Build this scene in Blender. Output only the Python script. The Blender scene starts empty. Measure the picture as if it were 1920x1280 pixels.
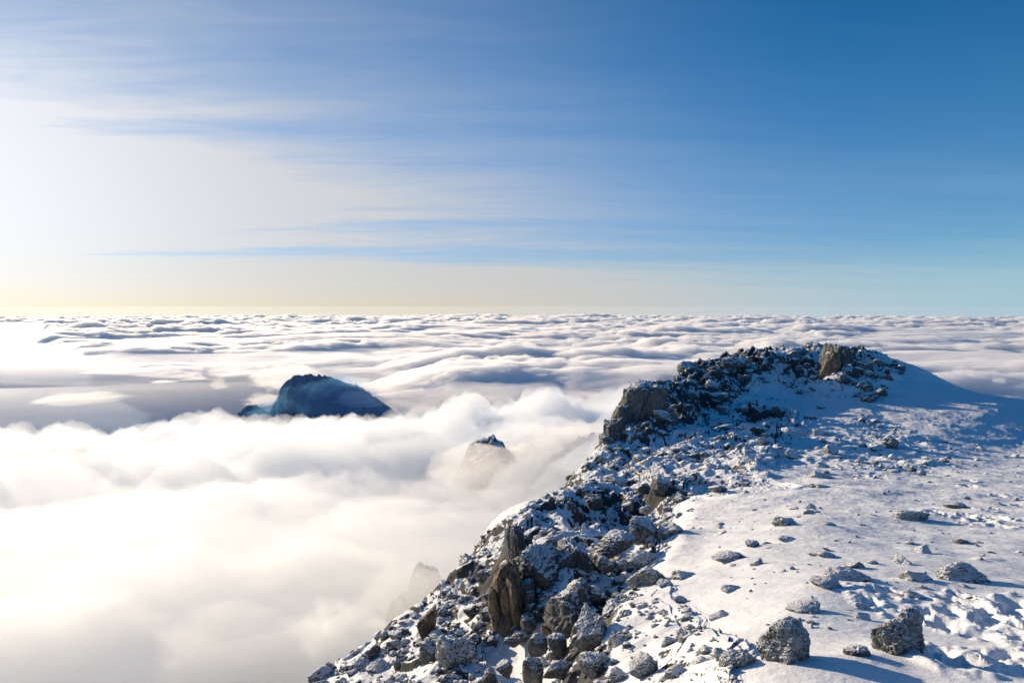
import bpy, bmesh, math, random
import numpy as np
from mathutils import Vector, Matrix
S = bpy.context.scene
R = math.radians
# ------------------------------------------------------------------ camera
cd = bpy.data.cameras.new('camera'); cam = bpy.data.objects.new('camera', cd)
S.collection.objects.link(cam); S.camera = cam
cd.lens = 24; cd.sensor_width = 36; cd.clip_start = 0.05; cd.clip_end = 600000
PITCH = R(2.9)
cam.location = (0, 0, 0); cam.rotation_euler = (R(90) - PITCH, 0, 0)
# ------------------------------------------------------------------ render settings
S.view_settings.view_transform = 'Standard'; S.view_settings.look = 'None'
S.view_settings.gamma = 1.0; S.view_settings.exposure = EXPO = 0.43
cy = S.cycles
cy.use_denoising = True
cy.volume_bounces = 14; cy.max_bounces = 16; cy.diffuse_bounces = 3; cy.glossy_bounces = 2
cy.transparent_max_bounces = 16; cy.sample_clamp_indirect = 10
# ------------------------------------------------------------------ sky and sun
SUN_EL, SUN_AZ = 8.4, -44.0          # degrees above the horizon, degrees clockwise from straight ahead (+Y)
sun_dir = Vector((math.sin(R(SUN_AZ)) * math.cos(R(SUN_EL)), math.cos(R(SUN_AZ)) * math.cos(R(SUN_EL)), math.sin(R(SUN_EL))))
sd = bpy.data.lights.new('sun', 'SUN'); sun = bpy.data.objects.new('sun', sd); S.collection.objects.link(sun)
sd.energy = 5.0; sd.angle = R(0.6); sd.color = (1.0, 0.80, 0.57)
sun.rotation_euler = (-sun_dir).to_track_quat('-Z', 'Y').to_euler()

class NT:
    """tiny helper for node trees"""
    def __init__(s, tree): s.t = tree
    def n(s, typ, **kw):
        nd = s.t.nodes.new(typ)
        for k, v in kw.items(): setattr(nd, k, v)
        return nd
    def set(s, sock, v):
        if hasattr(v, 'is_output'): s.t.links.new(v, sock)
        else:
            sock.default_value = v
    def math(s, op, a, b=None, c=None, clamp=False):
        nd = s.n('ShaderNodeMath', operation=op, use_clamp=clamp)
        for i, v in enumerate((a, b, c)):
            if v is not None: s.set(nd.inputs[i], v)
        return nd.outputs[0]
    def vmath(s, op, a, b=None):
        nd = s.n('ShaderNodeVectorMath', operation=op)
        s.set(nd.inputs[0], a)
        if b is not None: s.set(nd.inputs[1], b)
        return nd.outputs['Value'] if op in ('DOT_PRODUCT', 'LENGTH') else nd.outputs[0]
    def mix(s, f, a, b, blend='MIX'):
        nd = s.n('ShaderNodeMix', data_type='RGBA', blend_type=blend)
        s.set(nd.inputs[0], f); s.set(nd.inputs[6], a); s.set(nd.inputs[7], b)
        return nd.outputs[2]
    def ramp(s, v, a, b, c=0.0, d=1.0, smooth=True):
        nd = s.n('ShaderNodeMapRange', interpolation_type='SMOOTHSTEP' if smooth else 'LINEAR')
        for i, x in enumerate((v, a, b, c, d)): s.set(nd.inputs[i], x)
        return nd.outputs[0]
    def noise(s, vec, scale, detail=4, rough=0.55, dist=0.0):
        nd = s.n('ShaderNodeTexNoise'); s.set(nd.inputs['Vector'], vec)
        nd.inputs['Scale'].default_value = scale; nd.inputs['Detail'].default_value = detail
        nd.inputs['Roughness'].default_value = rough; nd.inputs['Distortion'].default_value = dist
        return nd.outputs['Fac']
    def comb(s, x, y, z):
        nd = s.n('ShaderNodeCombineXYZ')
        for i, v in enumerate((x, y, z)): s.set(nd.inputs[i], v)
        return nd.outputs[0]

w = bpy.data.worlds.new('World'); S.world = w; w.use_nodes = True
def build_sky():
    k = NT(w.node_tree); bg = w.node_tree.nodes['Background']
    sk = k.n('ShaderNodeTexSky', sky_type='NISHITA', sun_disc=False, sun_elevation=R(SUN_EL), sun_rotation=R(SUN_AZ),
             altitude=5700.0, air_density=1.35, dust_density=0.15, ozone_density=3.0)
    hs = k.n('ShaderNodeHueSaturation'); hs.inputs['Saturation'].default_value = 1.5; hs.inputs['Value'].default_value = 1.0
    k.set(hs.inputs['Color'], sk.outputs[0])
    d = k.n('ShaderNodeTexCoord').outputs['Generated']
    sp = k.n('ShaderNodeSeparateXYZ'); k.set(sp.inputs[0], d)
    z = k.math('MAXIMUM', sp.outputs[2], 0.0)
    base = k.vmath('MULTIPLY', hs.outputs[0], k.mix(k.ramp(z, 0.0, 0.30), (0.92, 0.92, 1.06, 1), (0.0, 1.22, 1.17, 1)))
    # thin cirrus sheet seen in perspective: the ray direction meets a level sheet overhead
    inv = k.math('DIVIDE', 1.0, k.math('ADD', z, 0.06))
    px = k.math('MULTIPLY', sp.outputs[0], inv); py = k.math('MULTIPLY', sp.outputs[1], inv)
    # long streaks, drawn out across the view and fanning a little
    rx = k.math('ADD', k.math('MULTIPLY', px, 0.985), k.math('MULTIPLY', py, 0.17))
    ry = k.math('SUBTRACT', k.math('MULTIPLY', py, 0.985), k.math('MULTIPLY', px, 0.05))
    v1 = k.comb(k.math('MULTIPLY', rx, 0.16), ry, 0.0)
    v2 = k.comb(k.math('MULTIPLY', rx, 0.30), k.math('MULTIPLY', ry, 1.0), 3.7)
    n1 = k.noise(v1, 0.75, 5, 0.5, 0.5)
    n2 = k.noise(v2, 2.2, 6, 0.6, 0.8)
    fib = k.noise(k.comb(k.math('ADD', k.math('MULTIPLY', rx, 0.22), k.math('MULTIPLY', ry, 0.10)), k.math('MULTIPLY', ry, 1.0), 6.3), 6.5, 5, 0.62, 1.4)
    n3 = k.noise(k.comb(k.math('MULTIPLY', px, 0.35), py, 9.1), 0.35, 2, 0.5)
    st = k.math('ADD', k.math('ADD', k.math('MULTIPLY', n1, 0.55), k.math('MULTIPLY', n2, 0.2)), k.math('MULTIPLY', n3, 0.45))
    st = k.ramp(k.math('ADD', st, k.math('MULTIPLY', k.math('SUBTRACT', fib, 0.5), 0.13)), 0.36, 0.85)
    cosg = k.vmath('DOT_PRODUCT', d, tuple(sun_dir))
    cg = k.math('MAXIMUM', cosg, 0.0)
    zc = k.math('SUBTRACT', 1.0, z, clamp=True)
    low = k.math('POWER', zc, 7.0); horiz = k.math('POWER', zc, 26.0)
    near = k.math('MULTIPLY', k.math('POWER', cg, 5.0), k.math('MULTIPLY', zc, zc)); glow = k.math('POWER', cg, 22.0)
    # how thick the veil is: thickest towards the sun and low down, where the sheet is seen edge-on
    a1 = k.math('MULTIPLY', k.math('MULTIPLY', near, 1.0), k.math('ADD', k.math('MULTIPLY', st, 1.55), 0.24))
    a2 = k.math('MULTIPLY', k.math('MULTIPLY', low, 0.88), k.math('ADD', k.math('MULTIPLY', st, 0.60), 0.66))
    mid = k.math('MULTIPLY', k.math('MULTIPLY', k.ramp(cosg, 0.35, 0.85), k.math('MULTIPLY', zc, zc)), k.math('ADD', k.math('MULTIPLY', st, 0.34), 0.03))
    a = k.math('ADD', k.math('ADD', a1, a2), mid)
    a = k.math('ADD', a, k.math('MULTIPLY', horiz, 0.35))
    a = k.math('MINIMUM', a, 0.96)
    # light the ice crystals pass on: strongly forward
    fwd = k.math('ADD', k.math('ADD', k.math('MULTIPLY', near, 1.8), k.math('MULTIPLY', glow, 2.2)), 4.6)
    warm = k.math('MULTIPLY', horiz, k.ramp(cosg, 0.35, 0.95))
    tint = k.mix(k.ramp(cosg, 0.1, 0.75), (0.66, 1.0, 1.18, 1), (1.0, 1.02, 1.05, 1))
    tint = k.mix(warm, tint, (1.12, 1.0, 0.78, 1))
    ice = k.vmath('MULTIPLY', tint, k.comb(fwd, fwd, fwd))
    col = k.mix(a, base, ice)
    k.set(bg.inputs['Color'], col); bg.inputs['Strength'].default_value = 0.092
build_sky()

# ------------------------------------------------------------------ numpy noise
def _hash(*ints):
    h = np.zeros_like(ints[0], dtype=np.uint32) + np.uint32(374761393)
    for i, a in enumerate(ints):
        h = (h ^ (a.astype(np.int64) & 0xffffffff).astype(np.uint32) * np.uint32((2654435761, 2246822519, 3266489917, 668265263)[i])) * np.uint32(2654435769)
        h ^= h >> np.uint32(15)
    h = h * np.uint32(2246822519); h ^= h >> np.uint32(13); h = h * np.uint32(3266489917); h ^= h >> np.uint32(16)
    return h
def perlin2(x, y, seed=0):
    xi = np.floor(x); yi = np.floor(y); fx = x - xi; fy = y - yi
    xi = xi.astype(np.int64); yi = yi.astype(np.int64); sd_ = np.full_like(xi, seed)
    u = fx * fx * fx * (fx * (fx * 6 - 15) + 10); v = fy * fy * fy * (fy * (fy * 6 - 15) + 10)
    def g(ix, iy, dx, dy):
        a = _hash(ix, iy, sd_).astype(np.float64) * (2 * math.pi / 4294967296.0)
        return np.cos(a) * dx + np.sin(a) * dy
    n00 = g(xi, yi, fx, fy); n10 = g(xi + 1, yi, fx - 1, fy); n01 = g(xi, yi + 1, fx, fy - 1); n11 = g(xi + 1, yi + 1, fx - 1, fy - 1)
    return ((n00 * (1 - u) + n10 * u) * (1 - v) + (n01 * (1 - u) + n11 * u) * v) * 1.42
def fbm2(x, y, octv=5, gain=0.5, seed=0, lac=2.03, mode=''):
    s = 0.0; a = 1.0; t = 0.0
    for i in range(octv):
        n = perlin2(x + 17.3 * i, y - 9.1 * i, seed + i)
        if mode == 'billow': n = np.abs(n) * 2 - 0.6
        elif mode == 'ridge': n = 0.7 - np.abs(n) * 2
        s = s + a * n; t += a; a *= gain; x = x * lac; y = y * lac
    return s / t
_G3 = np.array([[1,1,0],[-1,1,0],[1,-1,0],[-1,-1,0],[1,0,1],[-1,0,1],[1,0,-1],[-1,0,-1],[0,1,1],[0,-1,1],[0,1,-1],[0,-1,-1],[1,1,0],[-1,1,0],[0,-1,1],[0,-1,-1]], float)
def perlin3(p, seed=0):
    pi = np.floor(p); f = p - pi; pi = pi.astype(np.int64)
    u = f * f * f * (f * (f * 6 - 15) + 10); sd_ = np.full_like(pi[:, 0], seed); r = 0.0
    for c in range(8):
        o = ((c & 1), (c >> 1) & 1, (c >> 2) & 1)
        h = _hash(pi[:, 0] + o[0], pi[:, 1] + o[1], pi[:, 2] + o[2], sd_) & np.uint32(15)
        g = _G3[h]; d = f - np.array(o, float)
        wgt = np.prod(np.where(np.array(o, bool), u, 1 - u), axis=1)
        r = r + wgt * (g * d).sum(1)
    return r
def fbm3(p, octv=4, gain=0.5, seed=0, mode=''):
    s = 0.0; a = 1.0; t = 0.0
    for i in range(octv):
        n = perlin3(p + 11.7 * i, seed + i)
        if mode == 'billow': n = np.abs(n) * 2 - 0.5
        elif mode == 'ridge': n = 0.6 - np.abs(n) * 2
        s = s + a * n; t += a; a *= gain; p = p * 2.03
    return s / t
def worley2(x, y, seed=0):
    xi = np.floor(x).astype(np.int64); yi = np.floor(y).astype(np.int64)
    d1 = np.full(x.shape, 9.0); d2 = np.full(x.shape, 9.0); cid = np.zeros(x.shape)
    for ox in (-1, 0, 1):
        for oy in (-1, 0, 1):
            cx = xi + ox; cy_ = yi + oy; s1 = np.full_like(cx, seed)
            h = _hash(cx, cy_, s1); h2 = _hash(cx, cy_, s1 + 77)
            px = cx + (h & np.uint32(0xffff)) / 65536.0; py = cy_ + (h >> np.uint32(16)) / 65536.0
            d = np.hypot(px - x, py - y); closer = d < d1
            d2 = np.where(closer, d1, np.minimum(d2, d)); cid = np.where(closer, h2 / 4294967296.0, cid); d1 = np.where(closer, d, d1)
    return d1, d2, cid
def sstep(a, b, x):
    t = np.clip((x - a) / (b - a), 0, 1); return t * t * (3 - 2 * t)

# ------------------------------------------------------------------ object helpers
FPX = 1280.0                          # focal length of the photograph in its own pixels (1920 wide)
def pt(px, py, d):
    """world point seen at photo pixel (px, py) at level distance d ahead (along +Y)"""
    v = Vector(((px - 960) / FPX, 1.0, -(py - 640) / FPX))
    c, s_ = math.cos(-PITCH), math.sin(-PITCH)
    v = Vector((v.x, v.y * c - v.z * s_, v.y * s_ + v.z * c))
    return v * (d / v.y)
def new_mesh(name, verts, faces, mat=None, smooth=True):
    """verts (n,3) array, faces (m,k) int array"""
    me = bpy.data.meshes.new(name); verts = np.ascontiguousarray(verts, np.float32); faces = np.ascontiguousarray(faces, np.int32)
    m, kk = faces.shape
    me.vertices.add(len(verts)); me.vertices.foreach_set('co', verts.ravel())
    me.loops.add(m * kk); me.loops.foreach_set('vertex_index', faces.ravel())
    me.polygons.add(m); me.polygons.foreach_set('loop_start', np.arange(0, m * kk, kk, dtype=np.int32))
    me.update(calc_edges=True); me.validate()
    if smooth: me.polygons.foreach_set('use_smooth', np.ones(len(me.polygons), bool))
    if mat: me.materials.append(mat)
    return me
def link(name, me, label=None, cat=None, group=None, kind=None, parent=None):
    o = bpy.data.objects.new(name, me); S.collection.objects.link(o)
    if label: o['label'] = label
    if cat: o['category'] = cat
    if group: o['group'] = group
    if kind: o['kind'] = kind
    if parent: o.parent = parent
    return o
def grid_faces(nr, nc):
    i = np.arange(nr * nc).reshape(nr, nc)
    return np.stack([i[:-1, :-1], i[:-1, 1:], i[1:, 1:], i[1:, :-1]], -1).reshape(-1, 4)
def material(name):
    m = bpy.data.materials.new(name); m.use_nodes = True
    return m, NT(m.node_tree), m.node_tree.nodes['Principled BSDF']

# ------------------------------------------------------------------ materials of the ridge
def snow_rock_material(name, mode):
    """mode 'ground': snow sheet with rock where the mesh attribute says so; 'frost' / 'bare' / 'tan': loose rock with rime and snow caps"""
    m, k, b = material(name)
    geo = k.n('ShaderNodeNewGeometry'); pos = geo.outputs['Position']
    tc = k.n('ShaderNodeTexCoord')
    up = k.n('ShaderNodeSeparateXYZ'); k.set(up.inputs[0], geo.outputs['Normal'])
    nz = up.outputs[2]
    # rock colour: dark lava grey with paler and rusty mottling
    n1 = k.noise(pos, 1.1, 5, 0.6); n2 = k.noise(pos, 7.0, 6, 0.65)
    rock = k.mix(k.ramp(n1, 0.38, 0.66), (0.052, 0.062, 0.067, 1), (0.105, 0.105, 0.098, 1))
    rock = k.mix(k.ramp(n2, 0.5, 0.72, 0, 0.6), rock, (0.135, 0.125, 0.11, 1))
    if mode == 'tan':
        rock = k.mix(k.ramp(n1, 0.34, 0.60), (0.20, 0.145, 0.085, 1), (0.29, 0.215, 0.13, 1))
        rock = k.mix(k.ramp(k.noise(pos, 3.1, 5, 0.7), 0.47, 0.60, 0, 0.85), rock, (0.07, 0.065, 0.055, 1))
    snow = (0.835, 0.87, 0.905, 1)
    fine = k.noise(pos, 22.0, 6, 0.7); mid = k.noise(pos, 4.5, 5, 0.65)
    nm = k.math('ADD', k.math('MULTIPLY', fine, 0.55), k.math('MULTIPLY', mid, 0.45))
    if mode == 'ground':
        at = k.n('ShaderNodeAttribute', attribute_name='rockiness').outputs['Fac']
        f = k.math('ADD', at, k.math('MULTIPLY', k.math('SUBTRACT', nm, 0.5), 2.2))
        sn = k.math('SUBTRACT', 1.0, k.ramp(f, 0.50, 0.64))
    else:
        # snow lies on what faces up, rime grows everywhere in feathery patches
        lim = {'frost': 0.56, 'bare': 0.70, 'tan': 0.95}[mode]
        f = k.math('ADD', nz, k.math('MULTIPLY', k.math('SUBTRACT', nm, 0.5), {'frost': 1.5, 'bare': 1.2, 'tan': 1.1}[mode]))
        sn = k.ramp(f, lim - 0.07, lim + 0.12)
        fr = k.ramp(k.math('ADD', k.math('MULTIPLY', k.noise(pos, 17.0, 6, 0.72), 0.65), k.math('MULTIPLY', mid, 0.35)), 0.40, 0.60, 0, {'frost': 0.75, 'bare': 0.28, 'tan': 0.10}[mode])
        rock = k.mix(fr, rock, (0.40, 0.45, 0.47, 1))
    col = k.mix(sn, rock, snow)
    k.set(b.inputs['Base Color'], col)
    k.set(b.inputs['Roughness'], k.math('SUBTRACT', 0.92, k.math('MULTIPLY', sn, 0.27)))
    b.inputs['Specular IOR Level'].default_value = 0.25
    # relief finer than the mesh
    bmp = k.n('ShaderNodeBump'); bmp.inputs['Distance'].default_value = 0.05
    if mode == 'ground':
        grain = k.math('ADD', k.math('MULTIPLY', k.noise(pos, 45.0, 3, 0.7), 0.12), k.math('MULTIPLY', k.noise(pos, 6.0, 5, 0.6), 0.55))
        rough = k.math('MULTIPLY', k.noise(pos, 9.0, 7, 0.72), 3.2)
        mx = k.n('ShaderNodeMix'); k.set(mx.inputs[0], sn); k.set(mx.inputs[2], rough); k.set(mx.inputs[3], grain)
        k.set(bmp.inputs['Height'], mx.outputs[0]); bmp.inputs['Strength'].default_value = 0.8
    else:
        h = k.math('ADD', k.math('MULTIPLY', k.noise(pos, 12.0, 7, 0.72), 1.4), k.math('MULTIPLY', k.noise(pos, 45.0, 4, 0.7), 0.5))
        k.set(bmp.inputs['Height'], h); bmp.inputs['Strength'].default_value = 0.9
    k.set(b.inputs['Normal'], bmp.outputs[0])
    return m
M_GROUND = snow_rock_material('snow_ground', 'ground')
M_FROST = snow_rock_material('rimed_rock', 'frost')
M_BARE = snow_rock_material('dark_rock', 'bare')
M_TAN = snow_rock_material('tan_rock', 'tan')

# ------------------------------------------------------------------ the ridge
# survey of the ridge: column in the photograph -> (row, level distance in metres) from near to far, last ones behind the skyline
SURVEY = {
    2500: [(1855, 2), (1455, 4), (1280, 6.5), (1150, 9.5), (1000, 17), (900, 32), (838, 60), (815, 70), (840, 88), (1000, 130)],
    1920: [(1855, 2), (1455, 4), (1280, 6.5), (1150, 9.5), (1000, 17), (900, 32), (838, 58), (785, 67), (747, 74), (790, 92), (950, 135)],
    1700: [(1855, 2), (1455, 4), (1280, 6.5), (1150, 9.5), (1000, 17), (920, 28), (850, 47), (805, 63), (748, 76), (692, 90), (677, 96), (720, 116), (900, 150)],
    1500: [(1855, 2), (1455, 4), (1280, 6.5), (1150, 9.5), (1000, 17), (930, 26), (860, 44), (802, 63), (750, 82), (700, 92), (655, 101), (700, 117), (900, 150)],
    1300: [(1860, 2), (1460, 4), (1280, 7.8), (1150, 11.5), (1050, 17), (965, 26), (900, 36), (850, 50), (803, 66), (753, 80), (705, 90), (693, 95), (745, 108), (900, 132), (1100, 172)],
    1160: [(1865, 2), (1470, 4.2), (1280, 9.5), (1232, 11), (1182, 11.8), (1150, 14.2), (1055, 18.6), (1008, 20.4), (955, 34), (885, 50), (850, 63), (790, 68), (748, 73), (850, 86), (1000, 104)],
    1060: [(1870, 2), (1480, 4.5), (1280, 11.5), (1200, 14.6), (1150, 15.4), (1105, 16.2), (1080, 19.2), (1032, 20.4), (1000, 25), (930, 40), (903, 52), (965, 61), (1150, 76)],
    970: [(1875, 2), (1490, 5), (1280, 13), (1200, 16.5), (1140, 17.4), (1078, 18.4), (1045, 22), (1010, 28), (968, 38), (1065, 45), (1250, 56)],
    880: [(1880, 2), (1500, 5.5), (1280, 14.5), (1200, 18.5), (1120, 24.5), (1062, 31), (1040, 36), (1130, 41), (1300, 50)],
    800: [(1885, 2), (1510, 6), (1280, 15.5), (1220, 19), (1162, 23.5), (1136, 27), (1230, 31), (1400, 38)],
    690: [(1890, 2), (1520, 6.5), (1280, 18), (1238, 20.5), (1215, 23), (1300, 27), (1500, 33)],
    590: [(1900, 2), (1530, 7), (1330, 17), (1290, 21), (1400, 25), (1600, 30)],
    400: [(1950, 2), (1640, 7), (1480, 15), (1460, 21), (1600, 30), (1750, 45)],
    0: [(2000, 2), (1750, 7), (1680, 15), (1750, 30), (1850, 60)],
    -700: [(2050, 2), (1900, 7), (1850, 15), (1900, 30), (2000, 60)],
}
def fit_survey():
    P = []; v = []
    for px, rows in SURVEY.items():
        for py, d in rows: P.append((px / 330.0, math.log(d) * 2.0)); v.append((py - 575.0) / FPX)
    P = np.array(P); v = np.array(v)
    def phi(a, b):
        r2 = ((a[:, None, :] - b[None, :, :]) ** 2).sum(-1) + 1e-12
        return 0.5 * r2 * np.log(r2)
    n = len(P); A = np.zeros((n + 3, n + 3)); A[:n, :n] = phi(P, P) + 0.02 * np.eye(n)
    A[:n, n] = A[n, :n] = 1; A[:n, n + 1:] = P; A[n + 1:, :n] = P.T
    sol = np.linalg.solve(A, np.concatenate([v, [0, 0, 0]]))
    def f(px, d):
        q = np.stack([px.ravel() / 330.0, np.log(d.ravel()) * 2.0], -1); out = np.zeros(len(q))
        for s in range(0, len(q), 20000):
            c = q[s:s + 20000]; out[s:s + 20000] = phi(c, P) @ sol[:n] + sol[n] + c @ sol[n + 1:]
        return out.reshape(px.shape)
    return f
SUR = fit_survey()
_LA = np.linspace(-75, 75, 301); _LD = np.linspace(math.log(1.2), math.log(400), 301)
def _table():
    D, A = np.meshgrid(np.exp(_LD), _LA, indexing='ij')
    px = np.clip(960 + FPX * np.tan(np.radians(A)), -700, 2500)
    Yd = D                                        # level distance along the ray's own azimuth
    s = SUR(px, np.minimum(Yd, 170)); z = -s * Yd
    # past the far flank and under the cloud everything keeps falling
    z -= np.clip(Yd - 170, 0, None) * 0.9
    z = np.maximum(z, -70 - 0.28 * Yd); z = np.minimum(z, -1.2)
    t = sstep(1.5, 4.0, D); z = z * t + (-1.75) * (1 - t)
    return z
TAB = _table()
def base_z(X, Y):
    """bare ridge height; the survey's distances run along +Y, its table along azimuth"""
    D = np.hypot(X, Y); A = np.degrees(np.arctan2(X, np.maximum(Y, 1e-6)))
    Dy = np.clip(np.maximum(Y, 0.25 * D), 1.21, 399)
    u = (np.log(Dy) - _LD[0]) / (_LD[1] - _LD[0]); v = (np.clip(A, -74.9, 74.9) - _LA[0]) / (_LA[1] - _LA[0])
    i = np.clip(u.astype(int), 0, 299); j = np.clip(v.astype(int), 0, 299); fu = u - i; fv = v - j
    return (TAB[i, j] * (1 - fu) + TAB[i + 1, j] * fu) * (1 - fv) + (TAB[i, j + 1] * (1 - fu) + TAB[i + 1, j + 1] * fu) * fv

# where rubble lies (outlines surveyed on the photograph, turned into ground positions through the survey)
ZONES = [
    (0.90, [(1120, 870), (1130, 845), (1165, 738), (1240, 704), (1390, 648), (1480, 640), (1470, 680), (1430, 705), (1370, 765), (1300, 825), (1220, 852)]),
    (0.85, [(1545, 655), (1580, 645), (1640, 655), (1640, 690), (1610, 735), (1550, 735)]),
    (0.58, [(1430, 720), (1480, 640), (1560, 638), (1650, 655), (1700, 690), (1660, 745), (1500, 745)]),
    (0.60, [(1050, 905), (1130, 848), (1300, 815), (1420, 740), (1510, 765), (1490, 850), (1440, 905), (1310, 905), (1270, 965), (1180, 1000), (1100, 1010), (980, 965)]),
    (0.80, [(880, 1030), (960, 960), (1060, 920), (1190, 970), (1250, 1020), (1180, 1060), (1060, 1130), (940, 1190), (800, 1180), (800, 1120)]),
    (0.88, [(560, 1300), (690, 1200), (800, 1120), (900, 1130), (940, 1190), (900, 1230), (960, 1300)]),
    (0.50, [(940, 1300), (1040, 1100), (1180, 1060), (1270, 1110), (1330, 1180), (1430, 1220), (1370, 1300)]),
    (0.34, [(1400, 780), (1650, 770), (1800, 850), (1700, 900), (1480, 880)]),
    (0.10, [(1270, 960), (1500, 770), (1920, 830), (1920, 1130), (1450, 1200)]),
]
def in_poly(px, py, poly):
    c = np.zeros(px.shape, bool); n = len(poly)
    for i in range(n):
        (x1, y1), (x2, y2) = poly[i], poly[(i + 1) % n]
        if y1 == y2: continue
        c ^= ((y1 > py) != (y2 > py)) & (px < (x2 - x1) * (py - y1) / (y2 - y1) + x1)
    return c
def to_photo(X, Y, Z):
    c, s_ = math.cos(PITCH), math.sin(PITCH)
    f = Y * c - Z * s_; u = Y * s_ + Z * c
    f = np.maximum(f, 1e-3)
    return 960 + FPX * X / f, 640 - FPX * u / f
def rubble(X, Y, Z):
    px, py = to_photo(X, Y, Z)
    jx = px + 26 * fbm2(X / np.maximum(Y, 3) * 18, np.log(np.maximum(Y, 1)) * 9, 3, 0.6, 71); jy = py + 20 * fbm2(X / np.maximum(Y, 3) * 18, np.log(np.maximum(Y, 1)) * 9, 3, 0.6, 72)
    r = np.zeros(X.shape)
    for dens, poly in ZONES:
        m = 0.0
        for ox, oy in ((0, 0), (16, 0), (-16, 0), (0, 12), (0, -12), (30, 18), (-30, 18), (30, -18), (-30, -18)): m = m + in_poly(jx + ox, jy + oy, poly)
        r = np.maximum(r, dens * m / 9)
    # the hidden flank beyond the skyline is rubble too
    return r
MOUNDS = []                                # x, y, radius, height of snow banked against stones
PITS = []                                   # footprints trodden through the crust: x, y, size, heading
def footprints():
    rng = random.Random(5)
    for (px, py, d, n, sx, sy) in [(1800, 1150, 9.3, 16, 1.1, 1.0), (1895, 1190, 8.4, 12, 0.8, 0.9), (1885, 1262, 7.0, 8, 0.7, 0.35), (1905, 985, 18, 12, 1.2, 3.0), (1885, 925, 26, 14, 2.0, 5), (1760, 1265, 6.9, 5, 0.3, 0.25), (1850, 880, 36, 14, 3, 7)]:
        c = pt(px, py, d)
        for i in range(n):
            PITS.append((c.x + rng.uniform(-sx, sx), c.y + rng.uniform(-sy, sy), rng.uniform(0.13, 0.24) * (1 + 0.01 * d), rng.uniform(-0.5, 0.5)))
footprints()
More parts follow.
